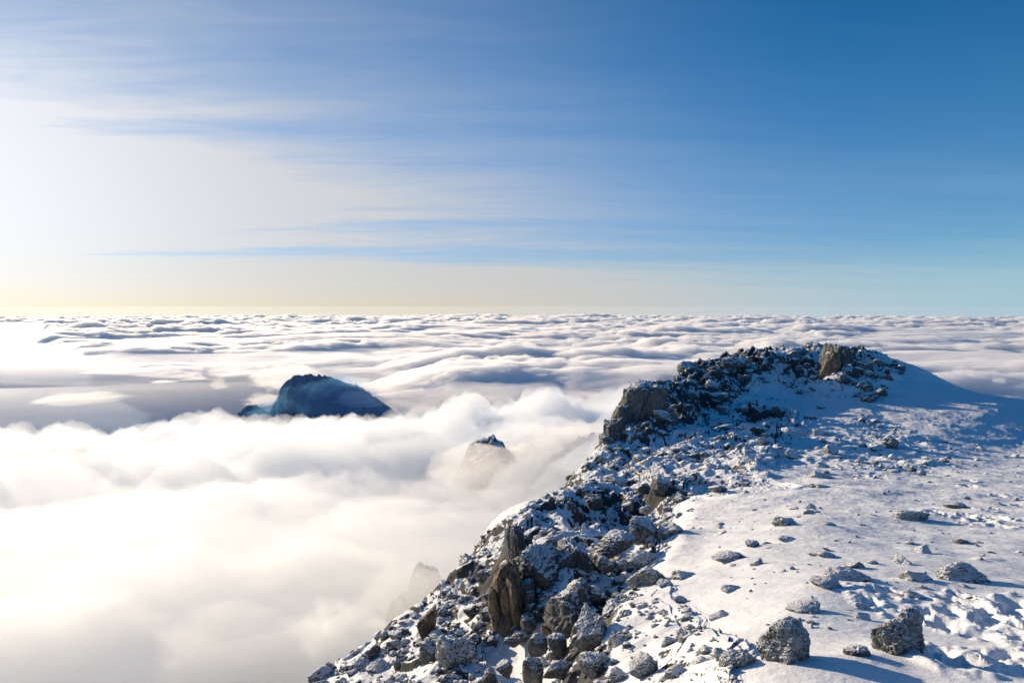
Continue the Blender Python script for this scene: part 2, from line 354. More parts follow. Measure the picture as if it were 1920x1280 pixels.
def ground_z(X, Y, detail=True):
    Z = base_z(X, Y); D = np.hypot(X, Y)
    # broad drifts, wind ripples
    k = np.clip(D / 18, 0.35, 1.6)
    Z = Z + 0.16 * k * fbm2(X / 4.2, Y / 4.2, 4, 0.5, 51) * sstep(2, 6, D)
    r = rubble(X, Y, Z)
    rs = np.clip(r, 0, 1)
    rough = sstep(0.12, 0.8, rs)
    # broken ground: blocky steps and bumps where the rubble is
    k2 = np.clip(D / 30, 0.45, 2.4)
    rel = 0.54 * fbm2(X / 2.6, Y / 2.6, 4, 0.5, 61, mode='ridge') + 0.66 * fbm2(X / 5.5, Y / 5.5, 3, 0.5, 62)
    wx = X + 0.5 * perlin2(X / 1.3, Y / 1.3, 63); wy = Y + 0.5 * perlin2(X / 1.3, Y / 1.3, 64)
    far_ = sstep(22, 55, D)
    for sc_, wt in ((1.5, 1 - far_), (3.8, far_)):
        d1, d2, cid = worley2(wx / sc_, wy / sc_, 65)
        rel = rel + wt * 0.75 * np.clip(cid - 0.45, 0, 1) * sstep(0.02, 0.22, d2 - d1)
    Z = Z + rough * k2 * rel
    # the lip of the snowfield: left of it the ground steps down into the gullies
    px, py = to_photo(X, Y, Z)
    lip = np.interp(py, [900, 935, 985, 1040, 1100, 1140, 1200, 1280], [1420, 1318, 1300, 1278, 1215, 1172, 1150, 1150]) + 14 * fbm2(X / 1.5, Y / 1.5, 3, 0.5, 66)
    step = sstep(0, 1, np.clip((lip - px) / 120.0, 0, 1)) * sstep(900, 960, py) * sstep(1340, 1270, py)
    Z = Z - 0.045 * np.clip(D, 5, 30) * step * sstep(lip - 330, lip - 120, px)
    # snow banked up round the stones
    for (x, y, rr, hh) in MOUNDS:
        mk = (np.abs(X - x) < 4 * rr) & (np.abs(Y - y) < 4 * rr)
        if not mk.any(): continue
        dx = X[mk] - x; dy = Y[mk] - y
        al = dx * 0.62 - dy * 0.78; ac = dx * 0.78 + dy * 0.62      # the wind drew the drifts out
        q = np.hypot(ac / 1.25, np.where(al > 0, al / 2.1, al / 1.2)) / rr
        Z[mk] += hh * np.exp(-q * q * 1.1)
    if detail:
        # small sastrugi on open snow, drawn out away from the wind
        Z = Z + (1 - rough) * (0.042 * fbm2((X * 0.8 + Y * 0.6) / 0.55, (Y * 0.8 - X * 0.6) / 1.6, 4, 0.55, 81) * np.clip(D / 12, 0.4, 2.2))
        d1, d2, cid = worley2(X / 0.9, Y / 0.9, 91)
        crust = sstep(0.05, 0.5, fbm2(X / 7, Y / 9, 3, 0.5, 92) + 0.1 * sstep(10, 60, D))
        Z = Z + (1 - rough) * crust * 0.07 * np.clip(D / 22, 0.3, 1.8) * (sstep(0.35, 0.0, d1) * (cid > 0.55))
        # oval patch of granular, trodden crust with a pale raised rim
        c_ = pt(1392, 925, 31.0); q = np.hypot((X - c_.x) / 2.15, (Y - c_.y) / 3.4) + 0.12 * perlin2(X * 0.9, Y * 0.9, 97)
        Z = Z + sstep(1.0, 0.85, q) * (0.075 * fbm2(X / 0.22, Y / 0.30, 3, 0.6, 98) - 0.05) + 0.05 * np.exp(-((q - 1.03) / 0.06) ** 2)
        dig = np.zeros(Z.shape); rim = np.zeros(Z.shape)
        for (x, y, s, h) in PITS:
            mk = (np.abs(X - x) < 3.2 * s) & (np.abs(Y - y) < 3.2 * s)
            if not mk.any(): continue
            dx = X[mk] - x; dy = Y[mk] - y
            q = np.hypot((dx * math.cos(h) + dy * math.sin(h)) / 0.8, (dy * math.cos(h) - dx * math.sin(h)) / 1.35) / s
            q = q + 0.22 * perlin2(dx / s * 1.7 + x * 9, dy / s * 1.7, 7)
            dig[mk] = np.minimum(dig[mk], -0.55 * s * sstep(1.1, 0.4, q))
            rim[mk] = np.maximum(rim[mk], 0.20 * s * np.exp(-((q - 1.4) / 0.4) ** 2) * (0.6 + perlin2(dx / s * 1.5 + 3 * x, dy / s * 1.5, 8)))
        Z = Z + dig + np.where(dig < -0.005, 0.35, 1) * rim
    return Z, rough
def build_ridge():
    az = np.concatenate([np.linspace(-74, -18, 90)[:-1], np.linspace(-18, 40, 1150), np.linspace(40, 74, 60)[1:]])
    d = np.concatenate([[0.02, 0.6], np.geomspace(1.3, 5, 30)[:-1], np.geomspace(5, 135, 820), np.geomspace(135, 390, 40)[1:]])
    D, A = np.meshgrid(d, np.radians(az), indexing='ij')
    X = D * np.sin(A); Y = D * np.cos(A)
    Z, rough = ground_z(X, Y)
    V = np.stack([X, Y, Z], -1)
    # slope of the finished surface
    du = np.gradient(V, axis=0); dv = np.gradient(V, axis=1)
    N = np.cross(dv, du); N /= np.linalg.norm(N, axis=-1, keepdims=True) + 1e-12
    nz = np.abs(N[..., 2])
    steep = sstep(0.90, 0.62, nz)
    hid = sstep(0.50, 0.75, -Z / np.maximum(D, 1))          # the valley flank under the fog is bare
    rk = np.clip(0.12 * rough + 1.0 * steep * (0.3 + 0.7 * rough) + 0.30 * rough * fbm2(X / 2.2, Y / 2.2, 4, 0.6, 95) + hid, 0, 1)
    me = new_mesh('ridge', V.reshape(-1, 3), grid_faces(*X.shape)[:, ::-1], M_GROUND)
    a = me.attributes.new('rockiness', 'FLOAT', 'POINT'); a.data.foreach_set('value', rk.ravel().astype(np.float32))
    return link('ground', me, kind='structure')

# ------------------------------------------------------------------ rocks
def ico(sub):
    bm = bmesh.new(); bmesh.ops.create_icosphere(bm, subdivisions=sub, radius=1)
    v = np.array([x.co[:] for x in bm.verts]); f = np.array([[q.index for q in p.verts] for p in bm.faces]); bm.free()
    v /= np.linalg.norm(v, axis=1, keepdims=True)
    return v, f
ICO = {n: ico(n) for n in (3, 4, 5, 6, 7)}
def rock_verts(seed, sub, style='boulder', var_top=False):
    """unit rock: planes cut a lump to facets, noise breaks the facets up"""
    rng = np.random.default_rng(seed); D, F = ICO[sub]
    if style == 'crag':
        an = np.linspace(0, 2 * math.pi, 9)[:8] + rng.uniform(-.3, .3, 8)
        n = np.concatenate([np.stack([np.cos(an), np.sin(an), rng.uniform(-.05, .25, 8)], 1), rng.normal(size=(4, 3)) * 0.35 + (0, 0, 1), [(0, 0, -1)]])
        p = 10; h = np.concatenate([rng.uniform(0.66, 1.0, 8), rng.uniform(0.78, 1.0, 4), [0.9]])
    elif style == 'wall':
        an = np.linspace(0, 2 * math.pi, 8)[:7] + rng.uniform(-.25, .25, 7)
        n = np.concatenate([np.stack([np.cos(an), np.sin(an), rng.uniform(-.02, .12, 7)], 1), [(-.30, -.1, 1), (.1, .2, 1), (0, 0, -1)]])
        p = 20; h = np.concatenate([rng.uniform(0.7, .86, 7), [0.80, 0.86, 0.9]])
    elif style == 'slab':
        n = rng.normal(size=(14, 3)); n[:5, 2] = np.abs(n[:5, 2]) + 1.5; p = 14; h = rng.uniform(0.6, 1.0, 14)
    elif style == 'round':
        q_ = np.linalg.qr(rng.normal(size=(3, 3)))[0]; n = np.concatenate([rng.normal(size=(14, 3)), q_, -q_]); p = 6; h = np.concatenate([rng.uniform(0.72, 1.0, 14), np.full(6, 0.95)])
    else:
        n = rng.normal(size=(15, 3)); p = 10; h = rng.uniform(0.62, 1.0, 15)
    n /= np.linalg.norm(n, axis=1, keepdims=True)
    q = np.clip(D @ n.T, 0, None) / h[:len(n)]
    r = ((q ** p).sum(1) + 1e-9) ** (-1.0 / p); r = np.clip(r, 0.3, 1.35)
    P = D * r[:, None]
    if style == 'wall':
        crk = fbm3(P * np.array([2.3, 2.3, 0.45]) + seed, 2, 0.5, seed + 2)
        a = 0.24 * fbm3(P * np.array([1.8, 1.8, 1.3]) + seed, 5, 0.55, seed) - 0.14 * np.exp(-(crk / 0.035) ** 2) + 0.12 * fbm3(P * np.array([6, 6, 4]), 5, 0.6, seed + 5, 'ridge')
    elif style == 'crag':
        a = 0.26 * fbm3(P * np.array([2.2, 2.2, 1.0]) + seed, 5, 0.58, seed, 'ridge') + 0.10 * fbm3(P * np.array([7, 7, 3]), 4, 0.55, seed + 5)
    else:
        ax = rng.normal(size=3); ax /= np.linalg.norm(ax)
        Q = P + 0.25 * np.stack([fbm3(P * 1.5 + s_ * 9 + seed, 3, 0.5, seed + s_) for s_ in range(3)], -1)
        rib = fbm3((Q + 1.6 * (Q @ ax)[:, None] * ax) * 2.4, 4, 0.55, seed + 3, 'ridge')
        a = (0.30 if style != 'round' else 0.20) * fbm3(P * 1.25 + seed, 4, 0.5, seed) + 0.13 * rib + 0.10 * fbm3(Q * 4.2, 4, 0.6, seed + 5, 'billow')
    P = P * (1 + a)[:, None]
    # feathery crust of rime on the finest meshes
    if sub >= 5: P = P * (1 + 0.045 * fbm3(P * 13, 4, 0.7, seed + 9, 'billow'))[:, None]
    if var_top: P[:, :2] *= (0.80 + 0.22 * P[:, 2:3])
    lo, hi = P.min(0), P.max(0)
    P = (P - (lo + hi) / 2) / ((hi - lo) / 2)
    return P, F
def crag_verts(seed, sub, main='crag'):
    """an outcrop: several broken lumps grown into one another on a common foot"""
    rng = np.random.default_rng(seed + 7); vs = []; fs = []; off = 0
    for i in range(7):
        P, F = rock_verts(seed + 31 * i, sub - 1 if i else sub, main if i == 0 else 'crag' if i % 3 != 2 else 'boulder')
        if i == 0: sc = np.array([0.72 if main == 'crag' else 0.84, 0.80, 1.0]); c = np.array([rng.uniform(-.2, .2) if main == 'crag' else 0.0, 0.15, 0.0])
        else:
            hgt = rng.uniform(0.35, 0.9); sc = np.array([rng.uniform(.26, .5), rng.uniform(.3, .55), hgt])
            c = np.array([rng.uniform(-.75, .75), rng.uniform(-.75, .5), hgt - 1.0])
        rz = rng.uniform(-.6, .6); P = P * sc
        P = np.stack([P[:, 0] * math.cos(rz) - P[:, 1] * math.sin(rz), P[:, 0] * math.sin(rz) + P[:, 1] * math.cos(rz), P[:, 2]], 1) + c
        vs.append(P); fs.append(F + off); off += len(P)
    P = np.concatenate(vs); lo, hi = P.min(0), P.max(0)
    return (P - (lo + hi) / 2) / ((hi - lo) / 2), np.concatenate(fs)
_cache = {}
def rock_data(style, mat, var, sub):
    key = (style, mat.name, var, sub)
    top = style == 'topheavy'; st_ = 'boulder' if top else style
    if key not in _cache:
        P, F = (crag_verts if st_ in ('crag', 'wall') else rock_verts)(100 + var * 7 + {'boulder': 0, 'round': 1000, 'slab': 2000, 'crag': 3000, 'wall': 4000}[st_], sub, *((st_,) if st_ in ('crag', 'wall') else (st_, top)))
        _cache[key] = new_mesh('rock', P, F, mat)
    return _cache[key]
_dm = np.geomspace(1.6, 168, 1400)
def hit(px, py, lo=1.6):
    """level distance at which the sight line through a photo pixel meets the ridge"""
    v = pt(px, py, 1.0); d = _dm
    z = base_z(v.x * d, v.y * d)
    below = (v.z * d <= z) & (d >= lo)
    if not below.any(): return None
    return float(d[np.argmax(below)])
def hits(px, py, lo=5.5):
    vx = (px - 960) / FPX; vz = -(py - 640) / FPX; c, s_ = math.cos(-PITCH), math.sin(-PITCH)
    Y = c - vz * s_; Zz = s_ + vz * c; kx = vx / Y; kz = Zz / Y; out = np.full(len(px), np.nan)
    dm = _dm[_dm >= lo]
    for i in range(0, len(px), 500):
        a, b = kx[i:i + 500, None], kz[i:i + 500, None]
        bel = (b * dm) <= base_z(a * dm, np.broadcast_to(dm, (len(a), len(dm))))
        j = bel.argmax(1); out[i:i + 500] = np.where(bel.any(1), dm[j], np.nan)
    return out, kx, kz
MATS = {'F': M_FROST, 'B': M_BARE, 'T': M_TAN}
# column, row of the middle, width, height in the photograph; rime (F), dark (B) or tan (T); style; tilt; words
HEROES = [
 (1480, 1210, 118, 104, 'F', 'round', 0, 'big rounded rime-crusted boulder in the snow at the front edge'),
 (1696, 1192, 116, 112, 'F', 'topheavy', 0.0, 'big craggy dark boulder beside the trampled footprints'),
 (1611, 1228, 52, 46, 'B', 'round', 0, 'small dark stone at the foot of the craggy dark boulder'),
 (1810, 1075, 86, 50, 'F', 'round', 0, 'oblong rimed boulder throwing the longest shadow across the open snow'),
 (1721, 1083, 48, 34, 'F', 'boulder', 0, 'low rimed rock next to the oblong boulder with the long shadow'),
 (1547, 1096, 62, 34, 'F', 'boulder', 0, 'low crusted rock at the lower end of the snow-streaked outcrop'),
 (1590, 1078, 90, 34, 'F', 'slab', 0.1, 'long snow-streaked outcrop hump in the middle of the snowfield'),
 (1510, 1141, 66, 26, 'F', 'slab', 0, 'flat rimed rock behind the big rounded boulder'),
 (1714, 965, 64, 30, 'F', 'boulder', 0, 'lone ribbed rock with a thin long shadow on the upper snowfield'),
 (1475, 979, 46, 30, 'F', 'boulder', 0, 'pyramid-shaped rimed rock on smooth snow below the trodden oval patch'),
 (1549, 983, 50, 16, 'F', 'slab', 0, 'flat dark rock just beside the pyramid-shaped rock'),
 (1797, 948, 42, 16, 'B', 'slab', 0, 'low dark rock with a streak of shadow near the distant footprints'),
 (1410, 1021, 30, 26, 'B', 'boulder', 0, 'small upright dark rock with a pointed shadow on smooth snow'),
 (1484, 1012, 46, 10, 'F', 'slab', 0, 'thin flat rock almost buried in snow below the pyramid-shaped rock'),
 (1368, 1044, 62, 26, 'F', 'slab', 0, 'wide rimed slab below the small upright dark rock'),
 (1420, 1054, 30, 18, 'F', 'boulder', 0, 'knobbly rimed rock at the end of the wide rimed slab'),
 (1637, 1053, 22, 9, 'F', 'slab', 0, 'tiny rock tip above the snow-streaked outcrop hump'),
 (1562, 857, 46, 15, 'F', 'boulder', 0, 'flat ribbed rock high on the snowfield above the trodden oval patch'),
 (1543, 891, 38, 15, 'F', 'boulder', 0, 'low dark mound trailing a thin shadow above the trodden oval patch'),
 (1678, 884, 28, 12, 'F', 'boulder', 0, 'small rock with a thin shadow in the middle of the upper snowfield'),
 (1832, 863, 17, 10, 'B', 'boulder', 0, 'tiny dark rock with a long shadow beside the far footprints'),
 (1653, 842, 24, 11, 'F', 'slab', 0, 'pale flat rock below the big blue shadow'),
 (1590, 842, 34, 13, 'F', 'slab', 0, 'greyish flat rock among streaks on the upper snowfield'),
 (1488, 811, 58, 22, 'F', 'boulder', 0, 'wide rimed rock under the near edge of the big blue shadow'),
 (1541, 812, 44, 26, 'F', 'boulder', 0, 'peaked rimed rock with a shadow in the line below the blue shadow'),
 (1415, 866, 52, 42, 'F', 'boulder', 0, 'large rimed crag block on the brow of the snowfield'),
 (1442, 876, 40, 22, 'F', 'boulder', 0, 'dark rounded rock leaning on the large rimed block of the brow'),
 (1488, 769, 48, 18, 'F', 'boulder', 0, 'jagged rimed rocks patch at the edge of the knoll shadow'),
 (1541, 763, 16, 10, 'B', 'boulder', 0, 'tiny dark rock inside the big blue shadow'),
 (1394, 840, 32, 30, 'B', 'round', 0, 'smooth egg-shaped dark boulder below the summit rubble'),
 (1316, 822, 42, 34, 'B', 'boulder', 0, 'dark blocky rock in the snow gully below the summit rubble'),
 (1523, 706, 28, 20, 'B', 'boulder', 0, 'dark rock on the snow ramp beside the tan summit tor'),
 (1508, 690, 24, 20, 'B', 'boulder', 0, 'dark rock higher on the snow ramp near the tan summit tor'),
 (1634, 704, 30, 18, 'B', 'boulder', 0, 'dark rock on the shaded shoulder right of the tan summit tor'),
 (1208, 819, 60, 34, 'T', 'boulder', 0, 'brownish block at the foot of the tall dark cliff'),
 (1292, 798, 30, 34, 'B', 'boulder', 0, 'dark block below the tan pillar in the summit rubble'),
 (1236, 801, 30, 28, 'B', 'boulder', 0, 'dark block between the cliff foot and the tan pillar'),
 (1360, 768, 36, 36, 'F', 'boulder', 0, 'rimed block on the edge of the summit rubble above the snow gully'),
 (1340, 728, 40, 36, 'B', 'boulder', 0, 'dark block high in the summit rubble'),
 (1300, 720, 44, 52, 'B', 'crag', 0, 'upright dark crag on the skyline above the tall dark cliff'),
 (1238, 716, 20, 24, 'B', 'boulder', 0, 'knob of rock on the skyline at the end of the tall dark cliff'),
 (1390, 684, 50, 40, 'B', 'crag', 0, 'dark crag near the top of the summit rubble'),
 (1424, 664, 60, 28, 'B', 'crag', 0, 'dark crag band on the summit skyline'),
 (1497, 658, 40, 20, 'B', 'boulder', 0, 'dark rock on the summit skyline beside the snow strip'),
 (1430, 712, 42, 30, 'F', 'boulder', 0, 'rimed rock under the summit crags'),
 (1069, 943, 16, 22, 'B', 'boulder', 0, 'small upright rock on the ledge at the valley brink'),
 (1116, 938, 32, 26, 'B', 'boulder', 0, 'dark rock pair on the snow ledge'),
 (1178, 949, 24, 16, 'B', 'boulder', 0, 'dark rock in the blue hollow of the ledge'),
 (1208, 912, 24, 28, 'B', 'boulder', 0, 'squat dark rock above the blue hollow'),
 (1246, 912, 46, 42, 'B', 'boulder', 0.2, 'leaning dark boulder in the snow chute'),
 (1212, 953, 26, 16, 'F', 'boulder', 0, 'rimed rock below the leaning boulder of the chute'),
 (1252, 955, 22, 10, 'B', 'boulder', 0, 'flat dark rock below the leaning boulder of the chute'),
 (1348, 915, 40, 16, 'F', 'slab', 0, 'rimed slab at the lip of the trodden oval patch'),
 (1259, 994, 52, 36, 'F', 'boulder', 0.2, 'rimed hump poking out of the smooth snow lip'),
 (1150, 1022, 96, 42, 'B', 'slab', 0.45, 'tilted slab with a clean snow cap'),
 (1208, 990, 58, 44, 'F', 'boulder', 0.15, 'ribbed rimed crag above the tilted snow-capped slab'),
 (1136, 1058, 38, 30, 'B', 'boulder', 0, 'dark knobbly rock under the tilted slab'),
 (1164, 1056, 26, 18, 'F', 'boulder', 0, 'white-rimed rock beside the dark knobbly rock'),
 (1206, 1046, 56, 26, 'F', 'slab', 0.3, 'rimed rock strip on the slope below the ribbed crag'),
 (1212, 1083, 78, 48, 'F', 'boulder', 0.15, 'big brownish rimed boulder halfway down the snow slope'),
 (1287, 1078, 46, 22, 'F', 'boulder', 0, 'rimed rock with a round blue shadow on the slope'),
 (1246, 1100, 34, 24, 'F', 'boulder', 0, 'small crusted rock below the round blue shadow'),
 (1209, 1120, 26, 16, 'F', 'boulder', 0, 'little rimed rock on the slope above the frosted pillar'),
 (1206, 1144, 34, 22, 'F', 'slab', 0, 'low rimed rock with a blue hollow above the frosted pillar'),
 (1375, 1106, 48, 18, 'F', 'slab', 0, 'flat crusted rock alone on the lower snow slope'),
 (1351, 1153, 44, 18, 'F', 'slab', 0.1, 'flaky rimed rock above the pair of frosted boulders'),
 (1233, 1182, 28, 28, 'F', 'boulder', 0, 'small rimed stone on the white snow apron'),
 (1300, 1194, 60, 62, 'F', 'boulder', 0.35, 'leaning frosted boulder at the edge of the white snow apron'),
 (1259, 1208, 40, 36, 'F', 'round', 0, 'round frosted boulder touching the leaning one'),
 (1390, 1240, 78, 66, 'F', 'round', 0.1, 'frosted boulder beside the big rounded one at the front edge'),
 (1209, 1249, 58, 68, 'F', 'boulder', 0.25, 'tall frosted boulder at the bottom of the white snow apron'),
 (1272, 1266, 50, 34, 'F', 'round', 0, 'low frosted boulder at the bottom edge'),
 (1119, 1250, 70, 50, 'F', 'round', 0, 'domed frosted boulder below the frosted pillar'),
 (1160, 1268, 44, 30, 'F', 'boulder', 0, 'small frosted boulder right of the domed one'),
 (1168, 1206, 50, 52, 'F', 'boulder', 0, 'rimed boulder right beside the frosted pillar'),
 (1170, 1230, 30, 26, 'B', 'boulder', 0, 'dark stone below the rimed boulder of the pillar'),
 (1150, 1142, 54, 34, 'F', 'boulder', 0, 'rimed boulder on top of the frosted pillar'),
 (1121, 1118, 42, 40, 'B', 'boulder', 0, 'dark boulder behind the grey ribbed crag'),
 (1008, 1207, 42, 42, 'B', 'round', 0, 'dark round boulder paired with another in the lower snow'),
 (1044, 1207, 40, 36, 'B', 'round', 0, 'second of the paired dark boulders in the lower snow'),
 (1000, 1252, 44, 46, 'B', 'boulder', 0, 'pointed grey rock standing in the lower snow'),
 (1048, 1256, 66, 36, 'B', 'slab', 0.55, 'long tilted dark rock in the lower snow'),
 (945, 1254, 34, 32, 'B', 'boulder', 0, 'dark rock with a bluish shadow at the bottom of the slope'),
 (915, 1265, 30, 34, 'B', 'boulder', 0, 'dark rock at the bottom edge beside the big ribbed boulder'),
 (902, 1181, 42, 34, 'B', 'round', 0, 'smooth black boulder alone on a snow patch'),
 (960, 1202, 32, 16, 'B', 'boulder', 0, 'flat dark stone at the foot of the tan buttress'),
 (990, 1170, 34, 26, 'B', 'boulder', 0, 'dark stone on the snow below the crags'),
 (1026, 1178, 24, 18, 'T', 'boulder', 0, 'brown stone between the tan buttress and the grey crag'),
 (913, 1156, 26, 24, 'B', 'boulder', 0, 'pointed dark rock above the smooth black boulder'),
 (883, 1147, 28, 24, 'B', 'boulder', 0, 'grey rock left of the pointed dark rock'),
 (864, 1130, 30, 30, 'B', 'boulder', 0, 'dark angular rock below the valley brink'),
 (847, 1119, 22, 22, 'B', 'boulder', 0, 'dark angular rock next to the brink of the rubble shelf'),
 (822, 1194, 34, 32, 'B', 'boulder', 0, 'dark rock right of the thin lit edge'),
 (853, 1229, 84, 72, 'F', 'boulder', 0, 'big ribbed boulder near the bottom of the rubble slope'),
 (811, 1226, 54, 50, 'B', 'boulder', 0, 'dark blocky crag beside the big ribbed boulder'),
 (754, 1240, 34, 34, 'B', 'boulder', 0, 'dark lump in the lowest rubble'),
 (619, 1250, 26, 28, 'B', 'round', 0, 'dark knob standing alone on the lowest skyline'),
 (645, 1254, 20, 22, 'B', 'boulder', 0, 'small knob next to the lone knob on the lowest skyline'),
 (607, 1272, 54, 30, 'B', 'boulder', 0, 'dark rock at the bottom corner of the ridge'),
 (694, 1228, 42, 36, 'B', 'boulder', 0, 'dark knobbly rock on the skyline of the lowest rubble'),
 (760, 1182, 16, 22, 'B', 'boulder', 0, 'small stone sticking up from the low skyline'),
]
OUTCROPS = [   # column, row, width, height, depth factor, material, var, tilt, name, category, label
 (1212, 786, 118, 124, 0.6, 'B', 2, 0.0, 'rock_cliff', 'cliff', 'tall dark cliff dropping into the cloud at the ridge brink'),
 (1160, 826, 50, 76, 0.7, 'B', 5, 0.0, 'rock_cliff', 'cliff', 'lower dark cliff shoulder in front of the tall one'),
 (1146, 842, 46, 42, 0.9, 'B', 7, 0.0, 'rock_cliff', 'cliff', 'lowest step of the dark cliff above the fog'),
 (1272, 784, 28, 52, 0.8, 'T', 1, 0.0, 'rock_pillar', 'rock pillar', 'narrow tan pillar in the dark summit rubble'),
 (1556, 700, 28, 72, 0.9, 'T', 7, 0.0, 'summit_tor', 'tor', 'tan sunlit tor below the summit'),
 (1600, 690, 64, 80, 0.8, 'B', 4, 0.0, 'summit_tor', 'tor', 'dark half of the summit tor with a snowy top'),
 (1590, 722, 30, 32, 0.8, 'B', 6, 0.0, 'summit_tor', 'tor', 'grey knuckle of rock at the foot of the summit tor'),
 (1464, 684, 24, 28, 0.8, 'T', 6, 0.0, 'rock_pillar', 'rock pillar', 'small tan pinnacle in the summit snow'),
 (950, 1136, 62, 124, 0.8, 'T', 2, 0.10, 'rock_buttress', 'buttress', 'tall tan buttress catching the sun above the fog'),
 (975, 1040, 50, 90, 0.9, 'B', 8, 0.12, 'rock_buttress', 'buttress', 'grey upper part of the buttress on the valley brink'),
 (984, 1128, 40, 60, 0.9, 'B', 9, 0.05, 'rock_buttress', 'buttress', 'dark rib right behind the tan buttress'),
 (1016, 1074, 62, 68, 0.9, 'B', 3, 0.0, 'rock_crag', 'crag', 'dark crag in the shade right of the buttress'),
 (1066, 1052, 56, 56, 0.9, 'B', 6, 0.0, 'rock_crag', 'crag', 'dark block crag under the blue snow ledge'),
 (1072, 1150, 78, 88, 0.9, 'B', 1, -0.08, 'rock_crag', 'crag', 'grey ribbed crag above the paired boulders'),
 (1113, 1192, 54, 74, 0.9, 'F', 4, 0.0, 'rock_crag', 'crag', 'frosted pillar between the grey crag and the snow apron'),
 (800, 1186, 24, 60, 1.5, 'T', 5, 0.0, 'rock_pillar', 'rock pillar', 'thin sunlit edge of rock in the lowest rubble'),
]
def place(o, px, py, w, h, depth, tilt, rng, sink=0.40):
    base = py + h * 0.42
    d = hit(px, base, 5.5)
    if d is None: d = hit(px, base + 12, 5.5) or 20.0
    p = pt(px, base, d); g = base_z(np.array([p.x]), np.array([p.y]))[0]
    s = d / FPX
    sz = h * s / (2 - 2 * sink) * 1.02
    lift = sz * (1 - 2 * sink)
    if sink > 0.36: sz = min(h * s * 0.60, w * s * 0.55); lift = sz * 0.5
    if sink > 0.36 and px > 1275 and w < 110: sz *= 0.86; lift = sz * 0.42
    back = 0.35 if sink > 0.36 else 0.7
    MOUNDS.append((p.x, p.y + w * s * 0.15, w * s * 0.74, min(0.20 * h * s, 0.5 * w * s)))
    o.scale = (w * s / 2, w * s / 2 * depth, sz)
    # the widest part stands where the eye sees it; the foot is in the snow
    o.location = (p.x, p.y + w * s / 2 * depth * back, g + lift)
    o.rotation_euler = (rng.uniform(-.12, .12), -tilt if tilt else rng.uniform(-.15, .15), rng.uniform(-.5, .5))
    return d
ROCK_SPOTS = []
def build_rocks():
    rng = random.Random(11)
    for i, (px, py, w, h, mt, st, tl, lab) in enumerate(HEROES):
        sub = 7 if w > 100 else 6 if w > 55 else 5 if w > 28 else 4
        o = link('boulder' if w > 45 else 'rock', rock_data(st, MATS[mt], i % 13 if sub > 5 else i % 7, sub), lab, 'boulder' if w > 45 else 'rock', 'rocks scattered over the snowy ridge')
        place(o, px, py, w, h, 0.9, tl, rng); ROCK_SPOTS.append((px, py, w, h, lab))
    # a little weathered frame of poles left standing on the summit skyline
    d = 101.0; s = d / FPX; c = pt(1535, 650, d); gz0 = float(base_z(np.array([c.x]), np.array([c.y]))[0]); bz = max(c.z, gz0) - 0.1
    m, k, b = material('weathered_wood'); k.set(b.inputs['Base Color'], k.mix(k.noise(k.n('ShaderNodeTexCoord').outputs['Object'], 9.0, 4, 0.6), (0.05, 0.042, 0.036, 1), (0.13, 0.11, 0.09, 1))); b.inputs['Roughness'].default_value = 0.85
    root = link('wooden_marker', None, 'small dark wooden marker of leaning poles on the summit skyline', 'wooden marker'); root.location = (c.x, c.y, bz)
    def pole(nm, p, q, r_):
        bm = bmesh.new(); p, q = Vector(p), Vector(q)
        bmesh.ops.create_cone(bm, cap_ends=True, segments=8, radius1=r_, radius2=r_ * 0.8, depth=(q - p).length)
        bmesh.ops.transform(bm, verts=bm.verts, matrix=Matrix.Translation((p + q) / 2) @ (q - p).to_track_quat('Z', 'Y').to_matrix().to_4x4())
        me = bpy.data.meshes.new(nm); bm.to_mesh(me); bm.free(); me.materials.append(m); link(nm, me, parent=root)
    pole('rail', (-1.25, 0, 0.82), (0.25, 0.1, 0.52), 0.055); pole('rail', (0.2, 0.1, 0.50), (1.25, 0.0, 0.26), 0.05); pole('rail', (-0.7, 0, 0.2), (1.1, 0.1, 0.08), 0.04)
    pole('post', (-1.15, 0, -0.5), (-1.1, 0, 0.95), 0.06); pole('post', (0.1, 0.1, -0.5), (0.15, 0.1, 0.62), 0.06); pole('post', (1.15, 0, -0.5), (1.15, 0, 0.42), 0.06); pole('post', (-0.75, 0.3, -0.5), (-0.35, 0.0, 0.68), 0.045)
    for (px, py, w, h, dp, mt, var, tl, nm, cat, lab) in OUTCROPS:
        o = link(nm, rock_data('wall' if nm == 'rock_cliff' else 'boulder' if (nm in ('rock_crag', 'rock_pillar') or mt == 'T' and py < 800 or py > 1150) else 'crag', MATS[mt], var, 6), lab, cat, 'rock outcrops of the ridge')
        place(o, px, py, w * (1.1 if nm == 'rock_cliff' else 1.3), h * 0.95, dp * 1.6, tl, rng, 0.26); ROCK_SPOTS.append((px, py, w, h, lab))
STOP = set('in on of the a at with and beside below above to between near right left under from behind next out touching into its an halfway poking inside among leaning down standing sticking throwing trailing almost just smooth big long dark tall tan summit white frosted lower upper snow round blue lowest open craggy rimed pointed trodden high alone tilted grey thin far'.split())
